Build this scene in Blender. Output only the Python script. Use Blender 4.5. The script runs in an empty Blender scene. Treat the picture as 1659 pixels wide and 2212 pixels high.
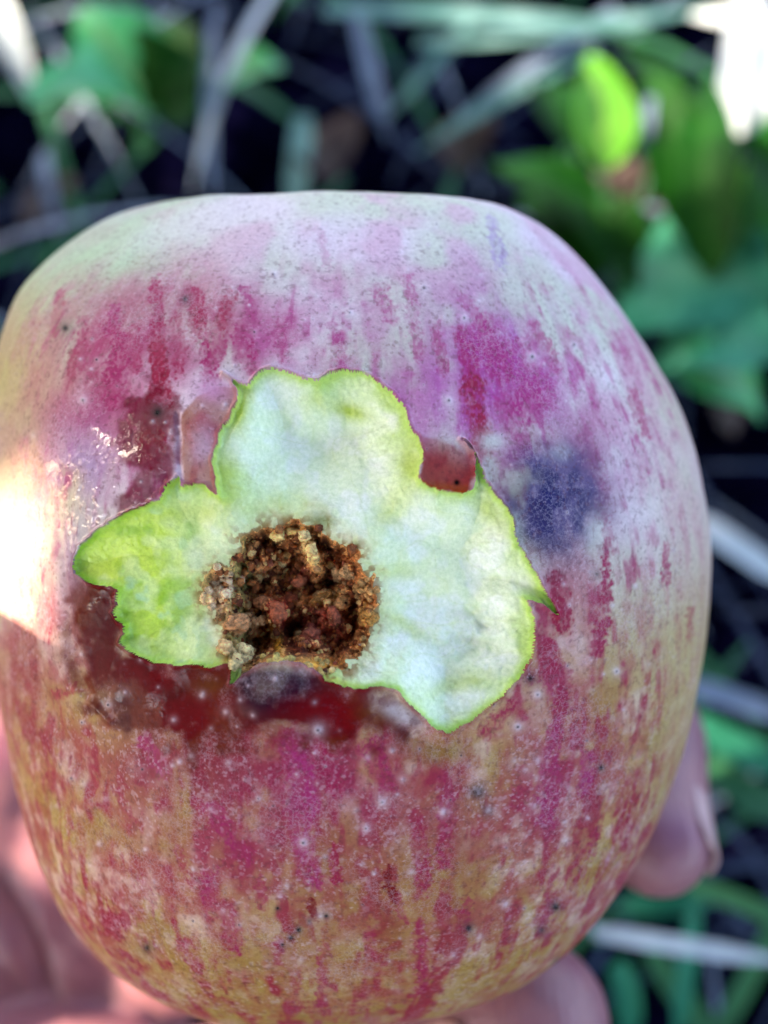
import bpy, math, random
import numpy as np
from mathutils import Vector, Matrix

random.seed(5); RNG = np.random.default_rng(11)
SC = bpy.context.scene
COL = SC.collection

# ------------------------------------------------------------------ camera, sky, sun, exposure
PITCH = 62.0                                  # looking down, degrees below the horizon
cp, sp = math.cos(math.radians(PITCH)), math.sin(math.radians(PITCH))
RIGHT = np.array([1.0, 0.0, 0.0]); UP = np.array([0.0, sp, cp]); BACK = np.array([0.0, -cp, sp])
R3 = np.stack([RIGHT, UP, BACK], axis=1)      # camera axes -> world
CAM = np.array([0.0, 0.0, 0.31])
FPX, CX, CY = 2000.0, 829.5, 1106.0           # focal length and centre for a 1659 x 2212 picture

cam_d = bpy.data.cameras.new('camera'); cam = bpy.data.objects.new('camera', cam_d); COL.objects.link(cam)
cam.matrix_world = Matrix.Translation(CAM) @ Matrix(R3.tolist()).to_4x4()
cam_d.sensor_fit = 'HORIZONTAL'; cam_d.sensor_width = 36.0; cam_d.lens = 36.0 * FPX / 1659.0
cam_d.clip_start = 0.005; cam_d.clip_end = 100.0
cam_d.dof.use_dof = True; cam_d.dof.focus_distance = 0.0735; cam_d.dof.aperture_fstop = 17.0
SC.camera = cam

S_CAM = np.array([-0.80, 0.35, 0.49]); S_CAM /= np.linalg.norm(S_CAM)
SUN = R3 @ S_CAM                              # direction towards the sun
w = bpy.data.worlds.new('World'); SC.world = w; w.use_nodes = True
nt = w.node_tree; bg = nt.nodes['Background']
sky = nt.nodes.new('ShaderNodeTexSky'); sky.sky_type = 'NISHITA'; sky.sun_disc = False
sky.sun_elevation = math.asin(SUN[2]); sky.sun_rotation = math.atan2(SUN[0], SUN[1])
sky.air_density = 1.0; sky.dust_density = 3.0; sky.ozone_density = 0.4
nt.links.new(sky.outputs[0], bg.inputs[0]); bg.inputs[1].default_value = 0.15
sl = bpy.data.lights.new('sun', 'SUN'); sl.energy = 3.4; sl.angle = math.radians(0.53); sl.color = (1.0, 0.87, 0.64)
so = bpy.data.objects.new('sun', sl); COL.objects.link(so); so.location = (-2, 0.5, 3)
so.rotation_euler = Vector(SUN.tolist()).to_track_quat('Z', 'Y').to_euler()
SC.view_settings.view_transform = 'Standard'; SC.view_settings.look = 'None'
SC.view_settings.exposure = 2.75; SC.view_settings.gamma = 1.0
SC.cycles.max_bounces = 8; SC.cycles.transparent_max_bounces = 8

# ------------------------------------------------------------------ helpers
def L(r, g, b):
    c = np.array([r, g, b], float) / 255.0
    return np.where(c <= 0.04045, c / 12.92, ((c + 0.055) / 1.055) ** 2.4)
def L4(r, g, b): return tuple(L(r, g, b).tolist()) + (1.0,)
def sst(a, b, x):
    t = np.clip((x - a) / (b - a), 0, 1); return t * t * (3 - 2 * t)
def _hash(ix, iy, iz, seed):
    h = (ix.astype(np.uint32) * np.uint32(374761393) + iy.astype(np.uint32) * np.uint32(668265263)
         + iz.astype(np.uint32) * np.uint32(2147483647 - 19) + np.uint32((seed * 1013904223) & 0xFFFFFFFF))
    h ^= h >> np.uint32(13); h *= np.uint32(1274126177); h ^= h >> np.uint32(16); h *= np.uint32(2246822519); h ^= h >> np.uint32(15)
    return (h & np.uint32(0xFFFFFF)).astype(np.float32) / np.float32(0xFFFFFF)
def vn(p, seed=0):                             # value noise 0..1 on N x 3 points
    p = np.asarray(p, np.float32); f = np.floor(p); i = f.astype(np.int64); f = p - f; f = f * f * (3 - 2 * f)
    out = 0
    for dx in (0, 1):
        wx = f[:, 0] if dx else 1 - f[:, 0]
        for dy in (0, 1):
            wy = f[:, 1] if dy else 1 - f[:, 1]
            for dz in (0, 1):
                wz = f[:, 2] if dz else 1 - f[:, 2]
                out = out + wx * wy * wz * _hash(i[:, 0] + dx, i[:, 1] + dy, i[:, 2] + dz, seed)
    return out
def fbm(p, seed=0, o=3):
    a, s, t = 0.0, 0.0, 1.0; p = np.asarray(p, np.float32)
    for k in range(o):
        a = a + t * vn(p * (2.03 ** k) + 7.3 * k, seed + k * 17); s += t; t *= 0.5
    return a / s                               # about 0..1, mean .5
def at(px, py, d):                             # pixel of the 1659 x 2212 picture at depth d -> world point
    return CAM + R3 @ np.array([(px - CX) / FPX * d, -(py - CY) / FPX * d, -d])
def gp(px, py, h=0.0):                         # pixel -> world point at height h over the ground
    r = R3 @ np.array([(px - CX) / FPX, -(py - CY) / FPX, -1.0]); return CAM + r * ((h - CAM[2]) / r[2])

def mesh_np(name, V, F, mat, parent=None, col=None, attrs=None, smooth=True):
    V = np.ascontiguousarray(V, np.float32); F = np.ascontiguousarray(F, np.int32); k = F.shape[1]
    me = bpy.data.meshes.new(name); me.vertices.add(len(V)); me.vertices.foreach_set('co', V.ravel())
    me.loops.add(F.size); me.loops.foreach_set('vertex_index', F.ravel())
    me.polygons.add(len(F)); me.polygons.foreach_set('loop_start', np.arange(0, F.size, k, dtype=np.int32))
    me.polygons.foreach_set('loop_total', np.full(len(F), k, np.int32))
    if smooth: me.polygons.foreach_set('use_smooth', np.ones(len(F), bool))
    if col is not None:
        a = me.color_attributes.new('Col', 'FLOAT_COLOR', 'POINT')
        a.data.foreach_set('color', np.concatenate([col, np.ones((len(V), 1))], 1).astype(np.float32).ravel())
    for n, v in (attrs or {}).items():
        a = me.attributes.new(n, 'FLOAT', 'POINT'); a.data.foreach_set('value', np.asarray(v, np.float32))
    me.update(calc_edges=True); me.validate()
    me.materials.append(mat)
    o = bpy.data.objects.new(name, me); COL.objects.link(o)
    if parent: o.parent = parent
    return o
def tag(o, label=None, cat=None, group=None, kind=None):
    for k, v in (('label', label), ('category', cat), ('group', group), ('kind', kind)):
        if v: o[k] = v
    return o
def empty(name, loc): 
    o = bpy.data.objects.new(name, None); COL.objects.link(o); o.location = loc; o.empty_display_size = 0.01; return o

class N:                                       # tiny node helper
    def __init__(s, name):
        s.m = bpy.data.materials.new(name); s.m.use_nodes = True; s.t = s.m.node_tree; s.b = s.t.nodes['Principled BSDF']
    def n(s, t, **k):
        q = s.t.nodes.new(t)
        for a, v in k.items():
            if hasattr(q, a): setattr(q, a, v)
            else: q.inputs[a].default_value = v
        return q
    def l(s, a, b): s.t.links.new(a, b)
    def noise(s, scale, detail=3, rough=0.55):
        q = s.t.nodes.new('ShaderNodeTexNoise'); q.inputs['Scale'].default_value = scale; q.inputs['Detail'].default_value = detail
        q.inputs['Roughness'].default_value = rough
        tc = s.t.nodes.new('ShaderNodeTexCoord'); s.l(tc.outputs['Object'], q.inputs['Vector']); return q
    def attr(s, name):
        q = s.t.nodes.new('ShaderNodeAttribute'); q.attribute_name = name; return q
    def ramp(s, fac, stops):
        q = s.t.nodes.new('ShaderNodeValToRGB'); e = q.color_ramp.elements
        while len(e) < len(stops): e.new(0.5)
        for i, (p, c) in enumerate(stops): e[i].position = p; e[i].color = c if len(c) == 4 else tuple(c) + (1,)
        s.l(fac, q.inputs[0]); return q
    def mix(s, fac, a, b, mode='MIX'):
        q = s.t.nodes.new('ShaderNodeMix'); q.data_type = 'RGBA'; q.blend_type = mode
        for sock, v in ((q.inputs[0], fac), (q.inputs[6], a), (q.inputs[7], b)):
            if hasattr(v, 'links'): s.l(v, sock)
            else: sock.default_value = v
        return q.outputs[2]
    def math(s, op, a, b=0.0, c=None):
        q = s.t.nodes.new('ShaderNodeMath'); q.operation = op
        for i, v in enumerate((a, b) if c is None else (a, b, c)):
            if hasattr(v, 'links'): s.l(v, q.inputs[i])
            else: q.inputs[i].default_value = v
        return q.outputs[0]
    def bump(s, h, dist, strength=1.0, normal=None):
        q = s.t.nodes.new('ShaderNodeBump'); q.inputs['Distance'].default_value = dist; q.inputs['Strength'].default_value = strength
        s.l(h, q.inputs['Height'])
        if normal is not None: s.l(normal, q.inputs['Normal'])
        return q.outputs['Normal']

# ------------------------------------------------------------------ materials
def mat_skin():
    m = N('apple_skin'); c = m.attr('Col').outputs['Color']; wet = m.attr('wet').outputs['Fac']; raw = m.attr('raw').outputs['Fac']
    n1 = m.noise(2600, 3, 0.7); n2 = m.noise(5200, 2)
    f = m.ramp(n1.outputs['Fac'], [(0.32, (0.88, 0.85, 0.86)), (0.52, (1, 1, 1)), (0.70, (1.12, 1.12, 1.13))]).outputs[0]
    c2 = m.mix(1.0, c, f, 'MULTIPLY')
    vor = m.n('ShaderNodeTexVoronoi', feature='DISTANCE_TO_EDGE'); vor.inputs['Scale'].default_value = 2300
    tc = m.n('ShaderNodeTexCoord'); wv = m.n('ShaderNodeVectorMath', operation='ADD'); sc_ = m.n('ShaderNodeVectorMath', operation='SCALE'); sc_.inputs['Scale'].default_value = 0.0005
    m.l(n2.outputs['Color'], sc_.inputs[0]); m.l(tc.outputs['Object'], wv.inputs[0]); m.l(sc_.outputs[0], wv.inputs[1]); m.l(wv.outputs[0], vor.inputs['Vector'])
    net = m.ramp(vor.outputs['Distance'], [(0.0, (1, 1, 1)), (0.10, (0, 0, 0))]).outputs[0]
    patch = m.ramp(m.noise(160, 3).outputs['Fac'], [(0.42, (0, 0, 0)), (0.62, (1, 1, 1))]).outputs[0]
    dry = m.math('SUBTRACT', 1.0, raw)
    k = m.math('MULTIPLY', m.math('MULTIPLY', net, patch), m.math('MULTIPLY', dry, 0.22))
    c3 = m.mix(k, c2, L4(222, 205, 222))
    m.l(c3, m.b.inputs['Base Color'])
    m.l(m.math('MAXIMUM', m.math('MULTIPLY_ADD', wet, -0.30, 0.48), 0.12), m.b.inputs['Roughness'])
    film = m.ramp(wet, [(0.62, (0, 0, 0)), (1.0, (1, 1, 1))]).outputs[0]; blob = m.ramp(m.noise(520, 3).outputs['Fac'], [(0.56, (0, 0, 0)), (0.66, (1, 1, 1))]).outputs[0]
    m.l(m.math('MULTIPLY', m.math('MULTIPLY', wet, 0.6), m.math('MAXIMUM', film, blob)), m.b.inputs['Coat Weight']); m.b.inputs['Coat IOR'].default_value = 1.6; m.b.inputs['Coat Roughness'].default_value = 0.06
    m.l(m.math('MULTIPLY_ADD', raw, -0.09, 0.13), m.b.inputs['Specular IOR Level'])
    drop = m.noise(1000, 1.5); dh = m.math('MULTIPLY', m.ramp(drop.outputs['Fac'], [(0.42, (0, 0, 0)), (0.72, (1, 1, 1))]).outputs[0], m.math('MULTIPLY', wet, m.ramp(m.noise(230, 3).outputs['Fac'], [(0.40, (0.12, 0.12, 0.12)), (0.62, (1, 1, 1))]).outputs[0]))
    nb = m.bump(n1.outputs['Fac'], 0.000015, 0.5); nb = m.bump(dh, 0.00017, 0.45, nb)
    m.l(nb, m.b.inputs['Normal']); m.l(nb, m.b.inputs['Coat Normal'])
    return m.m
def mat_flesh():
    m = N('apple_flesh'); c = m.attr('Col').outputs['Color']; n1 = m.noise(2800, 4, 0.65); n2 = m.noise(900, 3)
    f = m.ramp(n1.outputs['Fac'], [(0.3, (0.84, 0.88, 0.80)), (0.55, (1, 1, 1)), (0.75, (1.12, 1.12, 1.14))]).outputs[0]
    m.l(m.mix(1.0, c, f, 'MULTIPLY'), m.b.inputs['Base Color'])
    m.b.inputs['Roughness'].default_value = 0.32; m.b.inputs['Specular IOR Level'].default_value = 0.42
    m.b.inputs['Subsurface Weight'].default_value = 0.5; m.b.inputs['Subsurface Radius'].default_value = (1.0, 1.0, 0.6); m.b.inputs['Subsurface Scale'].default_value = 0.0018
    nb = m.bump(n2.outputs['Fac'], 0.00003, 0.3); nb = m.bump(n1.outputs['Fac'], 0.00009, 0.6, nb); m.l(nb, m.b.inputs['Normal'])
    return m.m
def mat_core():
    m = N('rotten_core'); c = m.attr('Col').outputs['Color']; n1 = m.noise(2400, 5, 0.7)
    f = m.ramp(n1.outputs['Fac'], [(0.28, (0.25, 0.2, 0.15)), (0.5, (0.9, 0.9, 0.9)), (0.7, (1.8, 1.7, 1.6))]).outputs[0]
    m.l(m.mix(1.0, c, f, 'MULTIPLY'), m.b.inputs['Base Color'])
    m.b.inputs['Roughness'].default_value = 0.55; m.b.inputs['Specular IOR Level'].default_value = 0.4
    m.l(m.bump(n1.outputs['Fac'], 0.0006, 1.0), m.b.inputs['Normal']); return m.m
def mat_simple(name, stops, scale, rough=0.6, bump=0.0, spec=0.4, detail=4):
    m = N(name); n1 = m.noise(scale, detail, 0.6); m.l(m.ramp(n1.outputs['Fac'], stops).outputs[0], m.b.inputs['Base Color'])
    m.b.inputs['Roughness'].default_value = rough; m.b.inputs['Specular IOR Level'].default_value = spec
    if bump: m.l(m.bump(n1.outputs['Fac'], bump, 0.8), m.b.inputs['Normal'])
    return m.m
def mat_leaf(name, a, b, vein, rough=0.35, trans=0.35):
    m = N(name); n1 = m.noise(45, 4); c = m.ramp(n1.outputs['Fac'], [(0.35, a), (0.7, b)]).outputs[0]
    v = m.attr('vein').outputs['Fac']; c = m.mix(v, c, vein)
    m.l(c, m.b.inputs['Base Color']); m.b.inputs['Roughness'].default_value = rough; m.b.inputs['Specular IOR Level'].default_value = 0.10
    t = m.n('ShaderNodeBsdfTranslucent'); m.l(c, t.inputs['Color'])
    x = m.n('ShaderNodeMixShader'); x.inputs[0].default_value = trans
    m.l(m.b.outputs[0], x.inputs[1]); m.l(t.outputs[0], x.inputs[2]); m.l(x.outputs[0], m.t.nodes['Material Output'].inputs['Surface'])
    m.l(m.bump(m.math('ADD', n1.outputs['Fac'], v), 0.0007, 0.22), m.b.inputs['Normal'])
    return m.m
def mat_hand():
    m = N('hand_skin'); n1 = m.noise(70, 4); n2 = m.noise(1100, 3, 0.7)
    c = m.ramp(n1.outputs['Fac'], [(0.3, L4(124, 80, 98)), (0.55, L4(154, 104, 112)), (0.75, L4(136, 80, 104))]).outputs[0]
    m.l(c, m.b.inputs['Base Color']); m.b.inputs['Roughness'].default_value = 0.42
    m.b.inputs['Subsurface Weight'].default_value = 0.15; m.b.inputs['Subsurface Radius'].default_value = (1.0, 0.35, 0.2); m.b.inputs['Subsurface Scale'].default_value = 0.003
    wv = m.n('ShaderNodeTexWave'); wv.inputs['Scale'].default_value = 260; wv.inputs['Distortion'].default_value = 3.0
    tc = m.n('ShaderNodeTexCoord'); m.l(tc.outputs['Object'], wv.inputs['Vector'])
    nb = m.bump(n2.outputs['Fac'], 0.0004, 0.5); nb = m.bump(wv.outputs['Fac'], 0.00008, 0.35, nb); m.l(nb, m.b.inputs['Normal'])
    return m.m
M_SKIN, M_FLESH, M_CORE, M_HAND = mat_skin(), mat_flesh(), mat_core(), mat_hand()
M_NAIL = mat_simple('fingernail', [(0.3, L4(186, 146, 150)), (0.7, L4(204, 168, 168))], 150, 0.22, 0, 0.6)
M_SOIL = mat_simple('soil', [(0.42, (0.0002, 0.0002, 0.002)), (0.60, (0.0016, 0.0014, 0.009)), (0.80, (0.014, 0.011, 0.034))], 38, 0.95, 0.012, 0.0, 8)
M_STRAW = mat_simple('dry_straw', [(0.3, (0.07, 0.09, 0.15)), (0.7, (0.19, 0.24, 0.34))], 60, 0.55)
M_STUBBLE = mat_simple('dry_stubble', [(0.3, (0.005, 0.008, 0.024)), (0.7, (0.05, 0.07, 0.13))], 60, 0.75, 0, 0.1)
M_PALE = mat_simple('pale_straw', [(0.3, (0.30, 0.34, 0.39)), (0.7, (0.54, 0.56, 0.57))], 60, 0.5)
M_GRASS = mat_leaf('green_grass', (0.03, 0.12, 0.06, 1), (0.06, 0.20, 0.09, 1), (0.1, 0.2, 0.1, 1))
M_TEAL = mat_leaf('bluish_grass', (0.018, 0.15, 0.08, 1), (0.06, 0.30, 0.18, 1), (0.08, 0.26, 0.16, 1))
M_MINT = mat_leaf('mint_grass', (0.08, 0.21, 0.20, 1), (0.26, 0.44, 0.43, 1), (0.3, 0.45, 0.42, 1))
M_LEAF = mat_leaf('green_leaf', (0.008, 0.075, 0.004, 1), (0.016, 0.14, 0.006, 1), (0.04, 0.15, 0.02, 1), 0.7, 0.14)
M_YLEAF = mat_leaf('yellow_green_leaf', (0.08, 0.30, 0.02, 1), (0.16, 0.42, 0.05, 1), (0.26, 0.46, 0.1, 1), 0.45, 0.35)  # sunlit yellow-green put into the colour of the lit leaf and blades
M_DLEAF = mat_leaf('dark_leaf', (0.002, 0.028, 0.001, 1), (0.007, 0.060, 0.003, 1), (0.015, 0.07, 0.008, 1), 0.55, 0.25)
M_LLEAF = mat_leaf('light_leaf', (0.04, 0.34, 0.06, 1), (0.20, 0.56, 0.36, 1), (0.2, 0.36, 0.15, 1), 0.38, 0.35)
M_BROWN = mat_leaf('brown_leaf', (0.045, 0.03, 0.032, 1), (0.10, 0.066, 0.06, 1), (0.14, 0.10, 0.08, 1), 0.6, 0.2)
M_BARK = mat_simple('bark', [(0.3, (0.05, 0.04, 0.03)), (0.7, (0.16, 0.13, 0.10))], 30, 0.9, 0.01)

# ------------------------------------------------------------------ ground
def ground():
    n = 260; x = np.linspace(-1, 1, n); g = np.sign(x) * (np.abs(x) ** 2.2) * 30
    X, Y = np.meshgrid(g, g + 0.1); P = np.stack([X.ravel(), Y.ravel(), np.zeros(n * n)], 1)
    near = np.exp(-((P[:, 0]) ** 2 + (P[:, 1] - .1) ** 2) / 4.0)
    P[:, 2] = (fbm(P * 9, 3, 4) - 0.55) * 0.035 * near + (fbm(P * 0.6, 5, 2) - .5) * 0.1 * (1 - near) - 0.004
    i = np.arange(n * n).reshape(n, n); F = np.stack([i[:-1, :-1], i[:-1, 1:], i[1:, 1:], i[1:, :-1]], -1).reshape(-1, 4)
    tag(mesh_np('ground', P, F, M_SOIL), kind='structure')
ground()

# ------------------------------------------------------------------ the apple
C_CAM = np.array([-0.0042, -0.0118, -0.1090])  # apple centre in camera axes
VIEW = -C_CAM                                  # the bite faces this point (apple space)
def proj(P):                                   # apple space -> front chart (pixel units of a 1659 wide picture)
    q = P - VIEW; z = np.minimum(q[:, 2], -1e-4); return np.stack([CX + FPX * q[:, 0] / -z, CY - FPX * q[:, 1] / -z], 1)
def unit(a): return a / np.linalg.norm(a, axis=-1, keepdims=True)

SIL = np.array([(130,535),(200,486),(250,458),(310,440),(375,428),(450,420),(600,416),(750,417),(900,421),(1000,427),(1080,441),(1150,468),(1230,535),(1320,640),
 (1400,755),(1470,885),(1512,1010),(1535,1150),(1531,1300),(1512,1450),(1483,1600),(1443,1720),(1392,1840),(1330,1940),(1265,2025),(1180,2100),
 (1080,2155),(980,2187),(850,2210),(700,2226),(560,2225),(430,2208),(359,2175),(251,2108),(166,2027),(112,1938),(67,1825),(27,1668),(2,1540),(-8,1400),
 (-18,1250),(-26,1050),(-22,850),(0,690),(50,607),(95,560)], float)
SC0 = np.array([752.0, 1322.0])
s_ang = np.arctan2(-(SIL[:, 1] - SC0[1]), SIL[:, 0] - SC0[0]); s_rad = np.hypot(SIL[:, 0] - SC0[0], SIL[:, 1] - SC0[1])
o_ = np.argsort(s_ang); s_ang, s_rad = s_ang[o_], s_rad[o_]
_ga = np.linspace(-np.pi, np.pi, 721)[:-1]; _gr = np.interp(_ga, s_ang, s_rad, period=2 * np.pi); _k = np.exp(-np.linspace(-2.2, 2.2, 29) ** 2); _k /= _k.sum()
_gr = np.convolve(np.concatenate([_gr[-14:], _gr, _gr[:14]]), _k, 'valid')
def sil_r(a): return np.interp(a, _ga, _gr, period=2 * np.pi)

AXIS = unit(np.array([0.02, 1.0, 0.16]))       # stem axis of the fruit
E1 = unit(np.cross(AXIS, [0, 0, 1.0])); E2 = np.cross(E1, AXIS)
POLE = unit(np.array([-0.0043, 0.006, 0.037])) # pole of the grid sits in the bite
PX = unit(np.cross([0, 1.0, 0], POLE)); PY = np.cross(POLE, PX)
def grid(NF, rows):
    th = rows; ph = np.linspace(0, 2 * np.pi, NF, endpoint=False)
    T, H = np.meshgrid(th, ph, indexing='ij'); T, H = T.ravel(), H.ravel()
    D = np.cos(T)[:, None] * POLE + np.sin(T)[:, None] * (np.cos(H)[:, None] * PX + np.sin(H)[:, None] * PY)
    i = np.arange(len(th) * NF).reshape(len(th), NF); j = np.roll(i, -1, 1)
    F = np.stack([i[:-1], i[1:], j[1:], j[:-1]], -1).reshape(-1, 4)
    return D, F
def base_shape(D):
    e = 2.35; a = np.array([0.0405, 0.0425, 0.0385])
    r = (np.sum(np.abs(D / a) ** e, 1)) ** (-1 / e)
    ca = D @ AXIS; lon = np.arctan2(D @ E1, D @ E2)
    t = np.arccos(np.clip(ca, -1, 1))
    r = r * (1 + 0.012 * np.cos(5 * lon + 0.7) * np.sin(t) ** 2 * (0.7 - 0.3 * np.tanh(ca * 4)))
    r = r * (1 - 0.45 * np.exp(-(t / 0.26) ** 2) - 0.28 * np.exp(-((np.pi - t) / 0.22) ** 2))
    return D * r[:, None]
# scale each azimuth about the view axis until the outline has the photographed proportions
AZ = np.linspace(-np.pi, np.pi, 241)[:-1]; SCALE = np.ones(240)
VW = unit(VIEW)
def scaled(P, S):
    a = np.arctan2(P[:, 1], P[:, 0]); k = np.interp(a, AZ, S, period=2 * np.pi)
    Q = P.copy(); Q[:, 0] *= k; Q[:, 1] *= k; return Q
Dl, _ = grid(720, np.linspace(0.001, np.pi - .001, 360)); Bl = base_shape(Dl)
for it in range(14):
    q = proj(scaled(Bl, SCALE)) - SC0; a = np.arctan2(-q[:, 1], q[:, 0]); rr = np.hypot(q[:, 0], q[:, 1])
    b = np.round((a + np.pi) / (2 * np.pi) * 240).astype(int) % 240; mx = np.zeros(240); np.maximum.at(mx, b, rr)
    k = sil_r(AZ) / np.maximum(mx, 1); k = np.convolve(np.concatenate([k[-4:], k, k[:4]]), np.ones(9) / 9, 'valid') if it < 11 else np.convolve(np.concatenate([k[-1:], k, k[:1]]), np.ones(3) / 3, 'valid')
    SCALE *= k
SCALE = np.convolve(np.concatenate([SCALE[-3:], SCALE, SCALE[:3]]), np.array([1, 2, 3, 4, 3, 2, 1]) / 16, 'valid')
rows = np.concatenate([np.linspace(0.0004, 0.66, 470), np.linspace(0.662, 1.95, 420), np.linspace(1.98, np.pi - 0.0005, 46)])
D, F = grid(1700, rows)
P = scaled(base_shape(D), SCALE); NV = len(P)
U = proj(P); front = (D @ VW) > -0.25
P0 = P.copy(); IN = -unit(P)                   # inward direction
RAY = unit(P - VIEW)

BITE = np.array([(160,1205),(175,1183),(212,1146),(267,1113),(308,1095),(344,1082),(357,1060),(388,1026),(394,1052),(420,1049),(444,1050),(471,1070),(467,1042),
 (464,1025),(460,1003),(466,981),(476,957),(480,937),(497,908),(510,881),(516,856),(511,836),(496,818),(484,809),(503,818),(520,830),(540,836),(552,818),(565,804),(583,799),(600,801),(616,806),(645,815),(672,823),(690,823),
 (711,808),(727,803),(744,802),(768,804),(789,809),(806,820),(822,832),(840,845),(855,859),(868,874),(876,890),(879,908),(884,923),(893,935),(901,944),(905,957),(911,969),(914,982),(915,994),(908,1010),(903,1027),
 (909,1045),(926,1053),(946,1060),(975,1064),(1000,1068),(1019,1063),(1025,1045),(1024,1025),(1022,990),(1012,970),(994,951),(1014,968),(1027,992),(1036,1015),(1042,1035),(1057,1055),(1075,1076),(1092,1095),(1108,1113),(1111,1135),(1113,1159),
 (1122,1180),(1133,1196),(1146,1217),(1158,1238),(1172,1266),(1185,1294),(1195,1316),(1203,1334),(1188,1316),(1172,1305),(1155,1301),(1135,1294),(1143,1306),(1147,1318),(1151,1333),(1154,1349),(1154,1370),(1153,1390),(1145,1424),(1131,1446),(1116,1465),(1083,1502),
 (1060,1522),(1037,1539),(1014,1556),(992,1570),(967,1586),(946,1577),(926,1562),(909,1544),(893,1526),(876,1510),(866,1496),(855,1486),(822,1481),(781,1486),(740,1481),(702,1467),(690,1452),(678,1442),(650,1431),(607,1425),(561,1431),(541,1446),(522,1460),(508,1474),(500,1476),(502,1456),(506,1440),
 (509,1428),(484,1435),(457,1440),(417,1435),(380,1437),(341,1435),(314,1422),(295,1414),(278,1404),(260,1386),(268,1370),(265,1350),(250,1338),(244,1323),(252,1308),(249,1296),(258,1274),(240,1265),(222,1267),(202,1260),(175,1251),(162,1238)], float)
CORE = np.array([(504,1156),(541,1139),(578,1131),(630,1122),(658,1119),(693,1133),(721,1159),(770,1188),(778,1222),(806,1245),(811,1294),(803,1351),(783,1382),(778,1419),(736,1452),(700,1450),(678,1436),(650,1428),(607,1424),(541,1440),(500,1420),(484,1400),(484,1365),(464,1336),(436,1294),(430,1262),(449,1228),(492,1210),(515,1179)], float)
def sdist(Q, poly, chunk=60000):               # signed distance, positive inside
    A = poly; B = np.roll(poly, -1, 0); d = B - A; dd = (d ** 2).sum(1); out = np.empty(len(Q))
    for s in range(0, len(Q), chunk):
        q = Q[s:s + chunk]; w_ = q[:, None, :] - A[None]
        t = np.clip((w_ * d).sum(2) / dd, 0, 1); v = w_ - t[..., None] * d
        m = np.sqrt((v ** 2).sum(2).min(1))
        c = ((A[:, 1] <= q[:, 1:2]) != (B[:, 1] <= q[:, 1:2])) & (q[:, 0:1] < A[:, 0] + (q[:, 1:2] - A[:, 1]) / np.where(d[:, 1] == 0, 1e-9, d[:, 1]) * d[:, 0])
        out[s:s + chunk] = np.where(c.sum(1) % 2 == 1, m, -m)
    return out
# distance to a polygon read off a fine chart, then bilinear
def chart_sd(poly, x0, y0, x1, y1, step=2.0):
    xs = np.arange(x0, x1 + step, step); ys = np.arange(y0, y1 + step, step); X, Y = np.meshgrid(xs, ys)
    T = sdist(np.stack([X.ravel(), Y.ravel()], 1), poly).reshape(X.shape)
    def f(Q):
        u = np.clip((Q[:, 0] - x0) / step, 0, len(xs) - 1.001); v = np.clip((Q[:, 1] - y0) / step, 0, len(ys) - 1.001)
        i, j = u.astype(int), v.astype(int); a, b = u - i, v - j
        r = T[j, i] * (1 - a) * (1 - b) + T[j, i + 1] * a * (1 - b) + T[j + 1, i] * (1 - a) * b + T[j + 1, i + 1] * a * b
        return r
    return f
fb = chart_sd(BITE, 20, 660, 1350, 1720); fc = chart_sd(CORE, 350, 1040, 900, 1530)
U3 = np.concatenate([U, np.zeros((NV, 1))], 1)
SD = np.full(NV, -400.0); CD = np.full(NV, -400.0)
m_ = front & (U[:, 0] > 30) & (U[:, 0] < 1340) & (U[:, 1] > 670) & (U[:, 1] < 1710); SD[m_] = fb(U[m_])
m2 = front & (U[:, 0] > 355) & (U[:, 0] < 895) & (U[:, 1] > 1045) & (U[:, 1] < 1525); CD[m2] = fc(U[m2])
nz = np.zeros(NV); nz[m_] = (fbm(U3[m_] / 9.0, 21, 3) - 0.5) + 1.1 * (fbm(U3[m_] / 24.0, 23, 2) - .5)
SD = SD + np.where(SD > -60, nz * 6.5, 0)
CD = CD + np.where(m2, (fbm(U3 / 22.0, 31, 3) - 0.5) * 46, 0)
MM = 0.001
def seg_d(Q, a, b):
    a, b = np.array(a, float), np.array(b, float); d = b - a; t = np.clip(((Q - a) @ d) / max(d @ d, 1e-9), 0, 1)
    v = Q - a - t[:, None] * d; return np.sqrt((v ** 2).sum(1)), t
def gauss(cx, cy, sx, sy=None, rot=0.0):
    sy = sy or sx; c, s = math.cos(rot), math.sin(rot); dx, dy = U[:, 0] - cx, U[:, 1] - cy
    return np.where(front, np.exp(-((dx * c + dy * s) / sx) ** 2 - ((-dx * s + dy * c) / sy) ** 2), 0)
wob = (fbm(U3 / 30.0, 61, 3) - .5)

# --- relief of the skin
out = np.zeros(NV)
out += (fbm(P0 * 130, 41, 3) - 0.5) * 0.00055
out += 1.3 * MM * gauss(610, 1515, 95, 70) - 0.5 * MM * gauss(900, 1600, 60, 25, 0.5)
out += 0.5 * MM * gauss(430, 930, 55, 100) + 0.25 * MM * gauss(330, 960, 50, 90)
def groove(pts, wdt, dep, side=0):
    global out
    best = np.full(NV, 1e9)
    mm = front & (U[:, 0] > min(p[0] for p in pts) - 60) & (U[:, 0] < max(p[0] for p in pts) + 60) & (U[:, 1] > min(p[1] for p in pts) - 60) & (U[:, 1] < max(p[1] for p in pts) + 60)
    Q = U[mm] + 10 * wob[mm][:, None]; b_ = np.full(len(Q), 1e9)
    for p, q in zip(pts[:-1], pts[1:]): b_ = np.minimum(b_, seg_d(Q, p, q)[0])
    out[mm] += dep * MM * np.exp(-(b_ / wdt) ** 2)
groove([(122,1120),(140,1230),(150,1340),(160,1430),(190,1500)], 11, -0.16)
groove([(105,1110),(118,1230),(128,1340),(140,1440),(168,1520)], 15, 0.18)
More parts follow.
